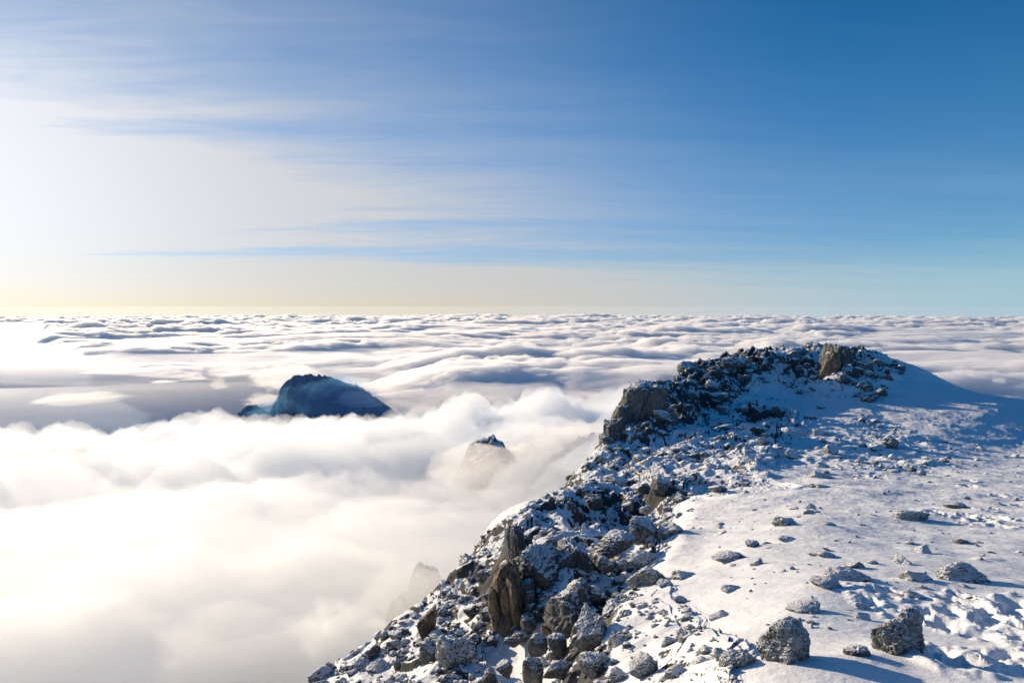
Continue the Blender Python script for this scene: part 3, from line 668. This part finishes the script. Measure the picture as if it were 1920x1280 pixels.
def scatter_rubble():
    rng = random.Random(23); spots = []
    X0, X1, Y0, Y1 = 560, 1919, 640, 1300
    g = np.random.default_rng(23); N = 60000
    PX = g.uniform(X0, X1, N); PY = g.uniform(Y0, Y1, N); DEN = np.zeros(N)
    for dens, poly in ZONES: DEN = np.maximum(DEN, dens * in_poly(PX, PY, poly))
    CL = 0.36 + 2.1 * fbm2(PX / 70, PY / 50, 3, 0.5, 5)
    keep = g.random(N) < DEN * np.clip(CL + 0.25 * DEN, 0.06, 1)
    PX, PY, DEN = PX[keep][:4300], PY[keep][:4300], DEN[keep][:4300]
    SZ = np.minimum(44, 4.6 * np.exp(g.normal(0, 0.85, len(PX))) + 2) * np.where(DEN < 0.1, 0.75, 1)
    o_ = np.argsort(-SZ); PX, PY, DEN, SZ = PX[o_], PY[o_], DEN[o_], SZ[o_]
    DD, KX, KZ = hits(PX, PY + 0.3 * SZ)
    ok = ~np.isnan(DD); PX, PY, DEN, SZ, DD, KX = PX[ok], PY[ok], DEN[ok], SZ[ok], DD[ok], KX[ok]
    GX = KX * DD; GY = DD; GZ = ground_z(GX[:, None], GY[:, None], False)[0][:, 0]
    spots = list(zip(SZ, PX, PY, DEN, DD, GX, GY, GZ))
    n_ind = 300 - len(HEROES) - 6
    groups = []
    used = {h[4] for h in ROCK_SPOTS}
    cnt = 0
    vs = []; fs = []; ms = []; off = 0
    for j, (s, px, py, den, d, gx, gy, gz_) in enumerate(spots):
        sc = s * d / FPX / 2
        frosty = px > 1330 - (py - 800) * 0.35 and py > 760 or rng.random() < 0.25
        rot = Matrix.Rotation(rng.uniform(0, 6.28), 3, 'Z') @ Matrix.Rotation(rng.uniform(-.5, .5), 3, 'X') @ Matrix.Rotation(rng.uniform(-.5, .5), 3, 'Y')
        scl = (sc * rng.uniform(0.8, 1.3), sc * rng.uniform(0.8, 1.2), sc * rng.uniform(0.55, 0.95))
        if den < 0.25: scl = (scl[0], scl[1], scl[2] * 0.6)
        z = gz_ + scl[2] * 0.12
        if cnt < n_ind:
            st = rng.choice(['boulder', 'boulder', 'round', 'slab']); mt = 'F' if frosty else 'B'
            kind = ('rimed' if mt == 'F' else 'dark'); size = 'small' if s < 15 else 'middling'
            shape = {'boulder': 'angular', 'round': 'roundish', 'slab': 'flat'}[st]
            # nearest named rock and which way it lies; the next nearest when those words are taken
            for ref in sorted(ROCK_SPOTS, key=lambda q: math.hypot(px - q[0], (py - q[1]) * 1.2)):
                dx = px - ref[0]; dy = py - ref[1]
                rel = ('right of' if dx > 0 else 'left of') if abs(dx) > abs(dy) else ('below' if dy > 0 else 'above')
                close = 'just' if math.hypot(dx, dy) < 40 else 'farther'
                short = ref[4].split()[:9]
                while len(short) > 3 and short[-1] in STOP: short = short[:-1]
                lab = f"{size} {kind} {shape} rock {close} {rel} the {' '.join(short)}".replace(' the the ', ' the ')
                if lab not in used and len(lab.split()) <= 16: break
            used.add(lab)
            o = link('rock', rock_data(st, MATS[mt], j % 7, 4 if s < 26 else 5), lab, 'rock', 'rocks scattered over the snowy ridge')
            o.scale = scl; o.location = (gx, gy, z); o.rotation_euler = rot.to_euler()
            cnt += 1
        else:
            P, F = RUB[rng.randrange(len(RUB))]
            M_ = np.array(rot) @ np.diag(scl)
            vs.append(P @ M_.T + np.array((gx, gy, z))); fs.append(F + off); off += len(P); ms.append(np.full(len(F), 0 if frosty else 1, np.int32))
    me = new_mesh('rubble', np.concatenate(vs), np.concatenate(fs)); me.materials.append(M_FROST); me.materials.append(M_BARE)
    me.polygons.foreach_set('material_index', np.concatenate(ms))
    link('rubble', me, 'loose small stones strewn over the rocky parts of the ridge', 'rubble', kind='stuff')
RUB = [rock_verts(500 + i, 3, ['boulder', 'round', 'slab', 'boulder'][i % 4]) for i in range(14)]
build_rocks(); build_ridge(); scatter_rubble()

# ------------------------------------------------------------------ clouds
def cloud_material(name, density, aniso, color=(1, 1, 1)):
    m = bpy.data.materials.new(name); m.use_nodes = True; t = m.node_tree
    t.nodes.remove(t.nodes['Principled BSDF'])
    v = t.nodes.new('ShaderNodeVolumePrincipled'); v.inputs['Density'].default_value = density
    v.inputs['Anisotropy'].default_value = aniso; v.inputs['Color'].default_value = (*color, 1)
    t.links.new(v.outputs[0], t.nodes['Material Output'].inputs['Volume'])
    return m
def sag(X, Y):
    """how far the round earth falls away below a level sheet"""
    return (X * X + Y * Y) / (2 * 7.3e6)
def slab(name, X, Y, top, bot, mat, **kw):
    """closed shell between two height fields on the same grid; where top <= bot there is no cloud"""
    nr, nc = X.shape
    thin = top <= bot + 1e-6
    top = np.where(thin, bot, top)
    f = grid_faces(nr, nc); thin_f = thin.ravel()[f].all(1); f = f[~thin_f]
    n = nr * nc
    # shared rim: vertices with no thickness are one vertex
    idx_b = np.where(thin.ravel(), np.arange(n), np.arange(n) + n)
    fb = idx_b[f][:, ::-1]
    faces = [f, fb]
    # side walls at the border of the grid
    i = np.arange(n).reshape(nr, nc)
    for e in (i[0, ::-1], i[-1, :], i[:, 0], i[::-1, -1]):
        a, b = e[:-1], e[1:]
        ok = ~(thin.ravel()[a] & thin.ravel()[b]); a, b = a[ok], b[ok]
        faces.append(np.stack([a, b, idx_b[b], idx_b[a]], -1))
    faces = np.concatenate(faces)
    sg = sag(X, Y); V = np.concatenate([np.stack([X, Y, top - sg], -1).reshape(-1, 3), np.stack([X, Y, bot - sg], -1).reshape(-1, 3)])
    used = np.unique(faces); remap = np.zeros(2 * n, np.int64); remap[used] = np.arange(len(used))
    return link(name, new_mesh(name, V[used], remap[faces], mat), **kw)
def polar(az0, az1, naz, d0, d1, nd):
    az = np.radians(np.linspace(az0, az1, naz)); d = np.geomspace(d0, d1, nd)
    D, A = np.meshgrid(d, az, indexing='ij')
    return D * np.sin(A), D * np.cos(A), D, np.degrees(A)

def far_deck():
    X, Y, D, A = polar(-66, 66, 900, 4200, 115000, 740)
    wx = X + 900 * perlin2(X / 5200, Y / 5200, 5); wy = Y + 900 * perlin2(X / 5200, Y / 5200, 6)
    big = fbm2(wx / 9000, wy / 6000, 4, 0.5, 11)
    puff = 0.0
    for i, (sc_, am) in enumerate(((2800, 1.0), (1200, 0.62), (520, 0.42), (230, 0.28))):
        ux = wx + 0.55 * sc_ * perlin2(X / sc_ * 1.1, Y / sc_ * 1.3, 300 + i); uy = wy + 0.55 * sc_ * perlin2(X / sc_ * 1.1 + 9, Y / sc_ * 1.3, 310 + i)
        d1, d2, cid = worley2(ux / (sc_ * 1.25), uy / sc_, 320 + i)
        puff = puff + am * (np.sqrt(np.clip(1.05 - d1 * d1, 0, None)) * (0.45 + 0.9 * cid) - 0.62)
    puff = 0.54 * puff + 0.32 * fbm2(wx / 900, wy / 600, 6, 0.6, 21)
    puff = puff * (0.15 + 1.25 * sstep(-0.28, 0.34, fbm2(X / 6000, Y / 4200, 3, 0.5, 25)))
    # where the deck lies: px = picture column of each azimuth
    px = 960 + FPX * np.tan(np.radians(A))
    px = px + 60 * fbm2(X / 9000, Y / 9000, 3, 0.5, 12)
    y_edge = np.interp(px, [-900, 60, 130, 300, 520, 700, 860, 1000, 1150, 1400, 2600], [592, 594, 634, 645, 642, 648, 680, 695, 705, 725, 800])
    d_edge = 650 * FPX / (y_edge - 575)
    edge = sstep(0.75, 1.7, D / d_edge + 0.45 * big)
    grow = 1 + np.minimum(D, 60000) / 30000
    thick = 300 * (edge - 0.20) + 230 * big * edge * grow + 210 * puff * (0.25 + 0.75 * edge) * grow ** 0.7 - 90 * sstep(0.0, 1.0, D / 60000)
    bot = np.full_like(X, -1050.0)
    slab('cloud_deck', X, Y, bot + np.clip(thick, 0, None), bot, cloud_material('deck_cloud', 0.0085, 0.45), kind='stuff', label='broad deck of white cumulus clouds reaching the horizon', cat='clouds')

def fog_bank():
    X, Y, D, A = polar(-75, 60, 620, 40, 1700, 560)
    big = fbm2(X / 420, Y / 300, 4, 0.5, 31)
    puff = fbm2((X + 40 * big) / 120, (Y + 40 * big) / 100, 6, 0.54, 41, mode='billow')
    px = 960 + FPX * np.tan(np.radians(A))
    far = np.interp(px, [-900, 0, 200, 420, 700, 900, 1200, 2200], [1000, 980, 1020, 1030, 1120, 1180, 1180, 1180])
    z = -np.interp(D, [40, 100, 180, 400, 1000, 1700], [70, 58, 62, 95, 152, 175])
    amp = np.clip((D - 60) / 260, 0.12, 1.1)
    z = z + amp * (38 * big + 44 * puff) - 400 * np.clip((D - far) / 350, 0, 2) ** 1.5
    z = z - 95 * sstep(200, 70, D + 70 * big)
    link_bot = np.full_like(X, -330.0)
    bot = -60 - 0.9 * np.minimum(D, 300)
    slab('fog_bank', X, Y, z, bot, cloud_material('bank_cloud', 0.024, 0.3, (0.94, 0.974, 1)), kind='stuff', label='soft white bank of cloud filling the valley beside the ridge', cat='cloud bank')

def valley_mist():
    X, Y, D, A = polar(-75, 40, 260, 14, 340, 200)
    big = fbm2(X / 130, Y / 95, 5, 0.55, 131)
    z = -np.interp(D, [14, 30, 60, 120, 220, 340], [18, 22, 29, 42, 75, 190]) + np.clip((D - 16) / 50, 0.05, 2.0) * 22 * big
    slab('valley_mist', X, Y, z, -90 - 0.6 * D, cloud_material('mist_air', 0.0085, 0.3, (0.94, 0.97, 1)), kind='stuff', label='thin grey mist rising against the rocky flank', cat='mist')

def low_veil():
    X, Y, D, A = polar(-75, 75, 180, 4500, 130000, 190)
    th = (0.55 + 1.0 * fbm2(X / 7000, Y / 2600, 4, 0.55, 141)) * sstep(5500, 14000, D)
    slab('low_haze', X, Y, -1080 + 330 * np.clip(th, 0.0, 2) + 0.5, np.full_like(X, -1080.0), cloud_material('low_haze_air', 4.2e-4, 0.42, (0.92, 0.955, 1.0)), kind='stuff', label='even veil of mist lying over the far lowland', cat='mist')

# ------------------------------------------------------------------ far rock
def heightfield(name, cx, cy, wx, wy, n, fz, mat, **kw):
    u = np.linspace(-1, 1, n); U, Vv = np.meshgrid(u, u, indexing='ij')
    Z = fz(U, Vv); P = np.stack([cx + U * wx, cy + Vv * wy, Z], -1).reshape(-1, 3)
    return link(name, new_mesh(name, P, grid_faces(n, n), mat), **kw)
def distant_peak():
    d = 6500.0; c = pt(610, 735, d); half = 260 * d / FPX
    prof_x = (np.array([350, 440, 462, 478, 500, 512, 522, 535, 547, 570, 600, 620, 635, 650, 665, 690, 710, 760, 870]) - 610) / 260.0
    prof_y = np.array([800, 778, 760, 758, 772, 768, 732, 716, 706, 701, 702, 706, 713, 718, 718, 734, 750, 785, 840])
    prof_z = -(prof_y - 575) / FPX * d
    def fz(U, V):
        ridge = np.interp(U + 0.05 * perlin2(U * 6, V * 6, 201) * np.abs(V) * 3, prof_x, prof_z)
        cr = fbm2(U * 9, V * 5, 6, 0.6, 202, mode='ridge')
        tooth = fbm2(U * 22, V * 10, 4, 0.6, 205, mode='ridge')
        return ridge - np.abs(V) * 900 - 160 * np.abs(V) ** 0.5 * (1 - 0.9 * cr) + 32 * tooth + 110 * np.minimum(np.abs(V) * 4, 1) * cr
    m, k, b = material('far_lava_haze_tint'); b.inputs['Base Color'].default_value = (0.03, 0.16, 0.27, 1); b.inputs['Roughness'].default_value = 0.9  # aerial haze painted into the rock as an even blue
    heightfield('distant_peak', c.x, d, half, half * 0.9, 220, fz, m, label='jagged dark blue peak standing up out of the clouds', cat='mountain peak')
def blob_cloud(name, px, py, w, h, d, depth, seed, dens, label, cat='cloud', rough=0.45, group=None, tint=(1, 1, 1)):
    D0, F = ICO[6]; P = D0 * np.array([1.0, 1.0, 1.0])
    a = 1.1 * rough * fbm3(P * np.array([1.3, 1.3, 1.6]) + seed, 6, 0.52, seed) + 0.3 * rough * fbm3(P * 3 + seed, 4, 0.5, seed + 3, 'billow')
    P = P * (0.85 + a)[:, None]; P[:, 2] = np.where(P[:, 2] < 0, P[:, 2] * 0.6, P[:, 2])
    s = d / FPX; c = pt(px, py, d)
    o = link(name, new_mesh(name, P * np.array([w * s / 2, w * s / 2 * depth, h * s / 2]), F, cloud_material(name + '_vapour', dens, 0.4, tint)), label, cat, group, 'thing')
    o.location = c
    return o
def small_clouds():
    blob_cloud('cap_cloud', 540, 712, 130, 74, 6900, 0.9, 3, 0.0028, 'white plume of cloud curling behind the far peak', 'cloud', 0.8)
    blob_cloud('cap_cloud', 668, 722, 80, 34, 6500, 0.8, 6, 0.003, 'cap of cloud on the low shoulder of the far peak', 'cloud', 0.8)
    blob_cloud('cloud_wisp', 680, 750, 120, 44, 6200, 0.8, 8, 0.002, 'thin wisp of cloud before the foot of the far peak', 'cloud', 0.8)
    blob_cloud('cloud_wisp', 495, 752, 80, 34, 6400, 0.8, 9, 0.003, 'wisp of cloud wrapping the small spur of the far peak', 'cloud', 0.8)
    blob_cloud('small_cloud', 410, 722, 36, 34, 7500, 0.8, 12, 0.0025, 'tiny lone puff of cloud left of the far peak', 'cloud', 0.8)
    blob_cloud('layer_cloud', 150, 748, 170, 22, 9000, 1.2, 14, 0.0016, 'flat lens of cloud over the dim lowland', 'cloud', 0.6)
    blob_cloud('layer_cloud', 375, 658, 280, 14, 16000, 1.5, 16, 0.0008, 'thin grey bank of cloud under the edge of the deck', 'cloud', 0.6)
    blob_cloud('layer_cloud', 800, 730, 420, 20, 9000, 1.8, 18, 0.0010, 'long pale sheet of cloud behind the far peak', 'cloud', 0.6)
    blob_cloud('layer_cloud', 930, 752, 460, 24, 6500, 1.6, 20, 0.0013, 'long pale sheet of cloud nearest the ridge cliff', 'cloud', 0.6)
    blob_cloud('layer_cloud', 720, 690, 420, 14, 13000, 1.8, 22, 0.0008, 'thin sheet of cloud above the far peak', 'cloud', 0.6)
def fog_wisps():
    blob_cloud('added_peak_mist', 612, 764, 260, 110, 6300, 0.7, 41, 0.0010, 'added blue-tinted mist lending haze to the far peak', 'mist', 0.6, tint=(0.18, 0.58, 1.0))  # added veil, tinted blue to stand for the airlight before the peak
    blob_cloud('cloud_wisp', 905, 898, 280, 145, 385, 0.4, 31, 0.055, 'wisp of fog lapping round the rocky knob in the valley', 'cloud', 0.35)
    blob_cloud('cloud_wisp', 50, 862, 300, 90, 600, 0.8, 33, 0.03, 'wisp of fog across the spur at the left edge', 'cloud', 0.7)
    blob_cloud('cloud_wisp', 1060, 850, 300, 130, 440, 0.7, 35, 0.045, 'wisp of fog rising in front of the faint hazy ridge', 'cloud', 0.7)
    blob_cloud('cloud_wisp', 770, 1130, 250, 190, 150, 0.5, 37, 0.085, 'wisp of fog veiling the ghostly rocks below the ridge', 'cloud', 0.4)
    for i, (px, py, w, h, d, lab) in enumerate([
            (110, 1005, 460, 110, 180, 'soft swell of fog at the left edge of the near bank'),
            (430, 955, 420, 90, 225, 'long soft swell of fog in the middle of the near bank'),
            (300, 1110, 560, 150, 128, 'broad billow of fog low in the near bank'),
            (580, 1075, 330, 130, 140, 'billow of fog drifting toward the ghostly rocks'),
            (60, 1215, 460, 170, 98, 'billow of fog in the bottom corner'),
            (455, 1235, 420, 150, 92, 'billow of fog at the bottom edge below the broad one'),
            (720, 975, 300, 80, 245, 'pale swell of fog next to the rubble shelf'),
            (640, 1190, 200, 110, 84, 'small billow of fog beside the lowest rubble')]):
        blob_cloud('fog_billow', px, py, w, h, d, 0.9, 61 + i, 2.2 / (w * d / FPX), lab, 'cloud', 0.85, 'billows of the near fog bank', tint=(0.94, 0.972, 1))
def fog_rocks():
    def spur(px, py, w, h, d, st, var, label):
        o = link('rock_spur', rock_data(st, M_BARE, var, 6), label, 'rock spur', 'rock spurs in the cloud')
        s = d / FPX; c = pt(px, py, d); o.location = c; o.scale = (w * s / 2, w * s / 2, h * s / 2); o.rotation_euler = (0.1, 0.12, var)
    d = 420.0; c = pt(917, 825, d)
    def knob(U, V):
        r = np.hypot(U * 1.0, V * 0.8) * 40
        return c.z - 0.05 * r ** 2 + 4.0 * fbm2(U * 6, V * 6, 5, 0.55, 401) + 8 * fbm2(U * 3.3 + 3, V * 2.6, 3, 0.5, 402)
    heightfield('rock_spur', c.x, d, 40, 40, 150, knob, M_BARE, label='dark rocky knob rising through the fog in the valley', cat='rock spur', group='rock spurs in the cloud')
    # a rib of the same flank coming up through the mist
    d2 = 172.0; s2 = d2 / FPX; cx = (830 - 960) * s2; half = 190 * s2
    bx = np.array([640, 690, 725, 745, 760, 772, 785, 800, 830, 870, 900, 960, 1020]); by = np.array([1330, 1250, 1140, 1102, 1106, 1070, 1050, 1054, 1085, 1060, 1030, 980, 940])
    def rib(U, V):
        px = 830 + U * 190; zc = -(np.interp(px + 10 * perlin2(U * 5, V * 5, 411), bx, by) - 575) * s2
        return zc - 26 * np.abs(V) ** 1.1 - 2 + 3.0 * fbm2(U * 6, V * 6, 5, 0.55, 412)
    heightfield('rock_spur', cx, d2, half, 30, 170, rib, M_BARE, label='ghostly grey rib of rock half lost in the fog below the ridge', cat='rock spur', group='rock spurs in the cloud')
    spur(20, 945, 300, 230, 620, 'boulder', 5, 'grey rocky spur fading into the fog at the left edge')
    spur(1085, 950, 330, 300, 440, 'boulder', 6, 'faint hazy ridge behind the dark cliff')
    spur(878, 1130, 100, 220, 64, 'boulder', 1, 'misty rock just behind the brink of the rubble slope')
def lowland():
    X, Y, D, A = polar(-80, 80, 90, 900, 230000, 90)
    m, k, b = material('lowland_haze_tint'); b.inputs['Base Color'].default_value = (0.22, 0.45, 0.68, 1); b.inputs['Roughness'].default_value = 1  # pale blue of distant haze put into the ground colour
    link('lowland', new_mesh('lowland', np.stack([X, Y, -2800 - sag(X, Y)], -1).reshape(-1, 3), grid_faces(*X.shape), m), kind='structure')

def haze():
    L = 120000
    bm = bmesh.new(); bmesh.ops.create_cube(bm, size=1)
    for v in bm.verts: v.co = Vector((v.co.x * 2 * L, v.co.y * 2 * L, 12 if v.co.z > 0 else -6600))
    me = bpy.data.meshes.new('haze'); bm.to_mesh(me); bm.free(); me.materials.append(cloud_material('haze_air', HAZE, 0.3, (0.8, 0.92, 1)))
    link('haze', me, kind='stuff', label='pale haze over the far lowland', cat='haze')
HAZE = 0.2e-5
far_deck(); fog_bank(); valley_mist(); lowland(); low_veil(); distant_peak(); small_clouds(); fog_rocks(); fog_wisps(); haze()
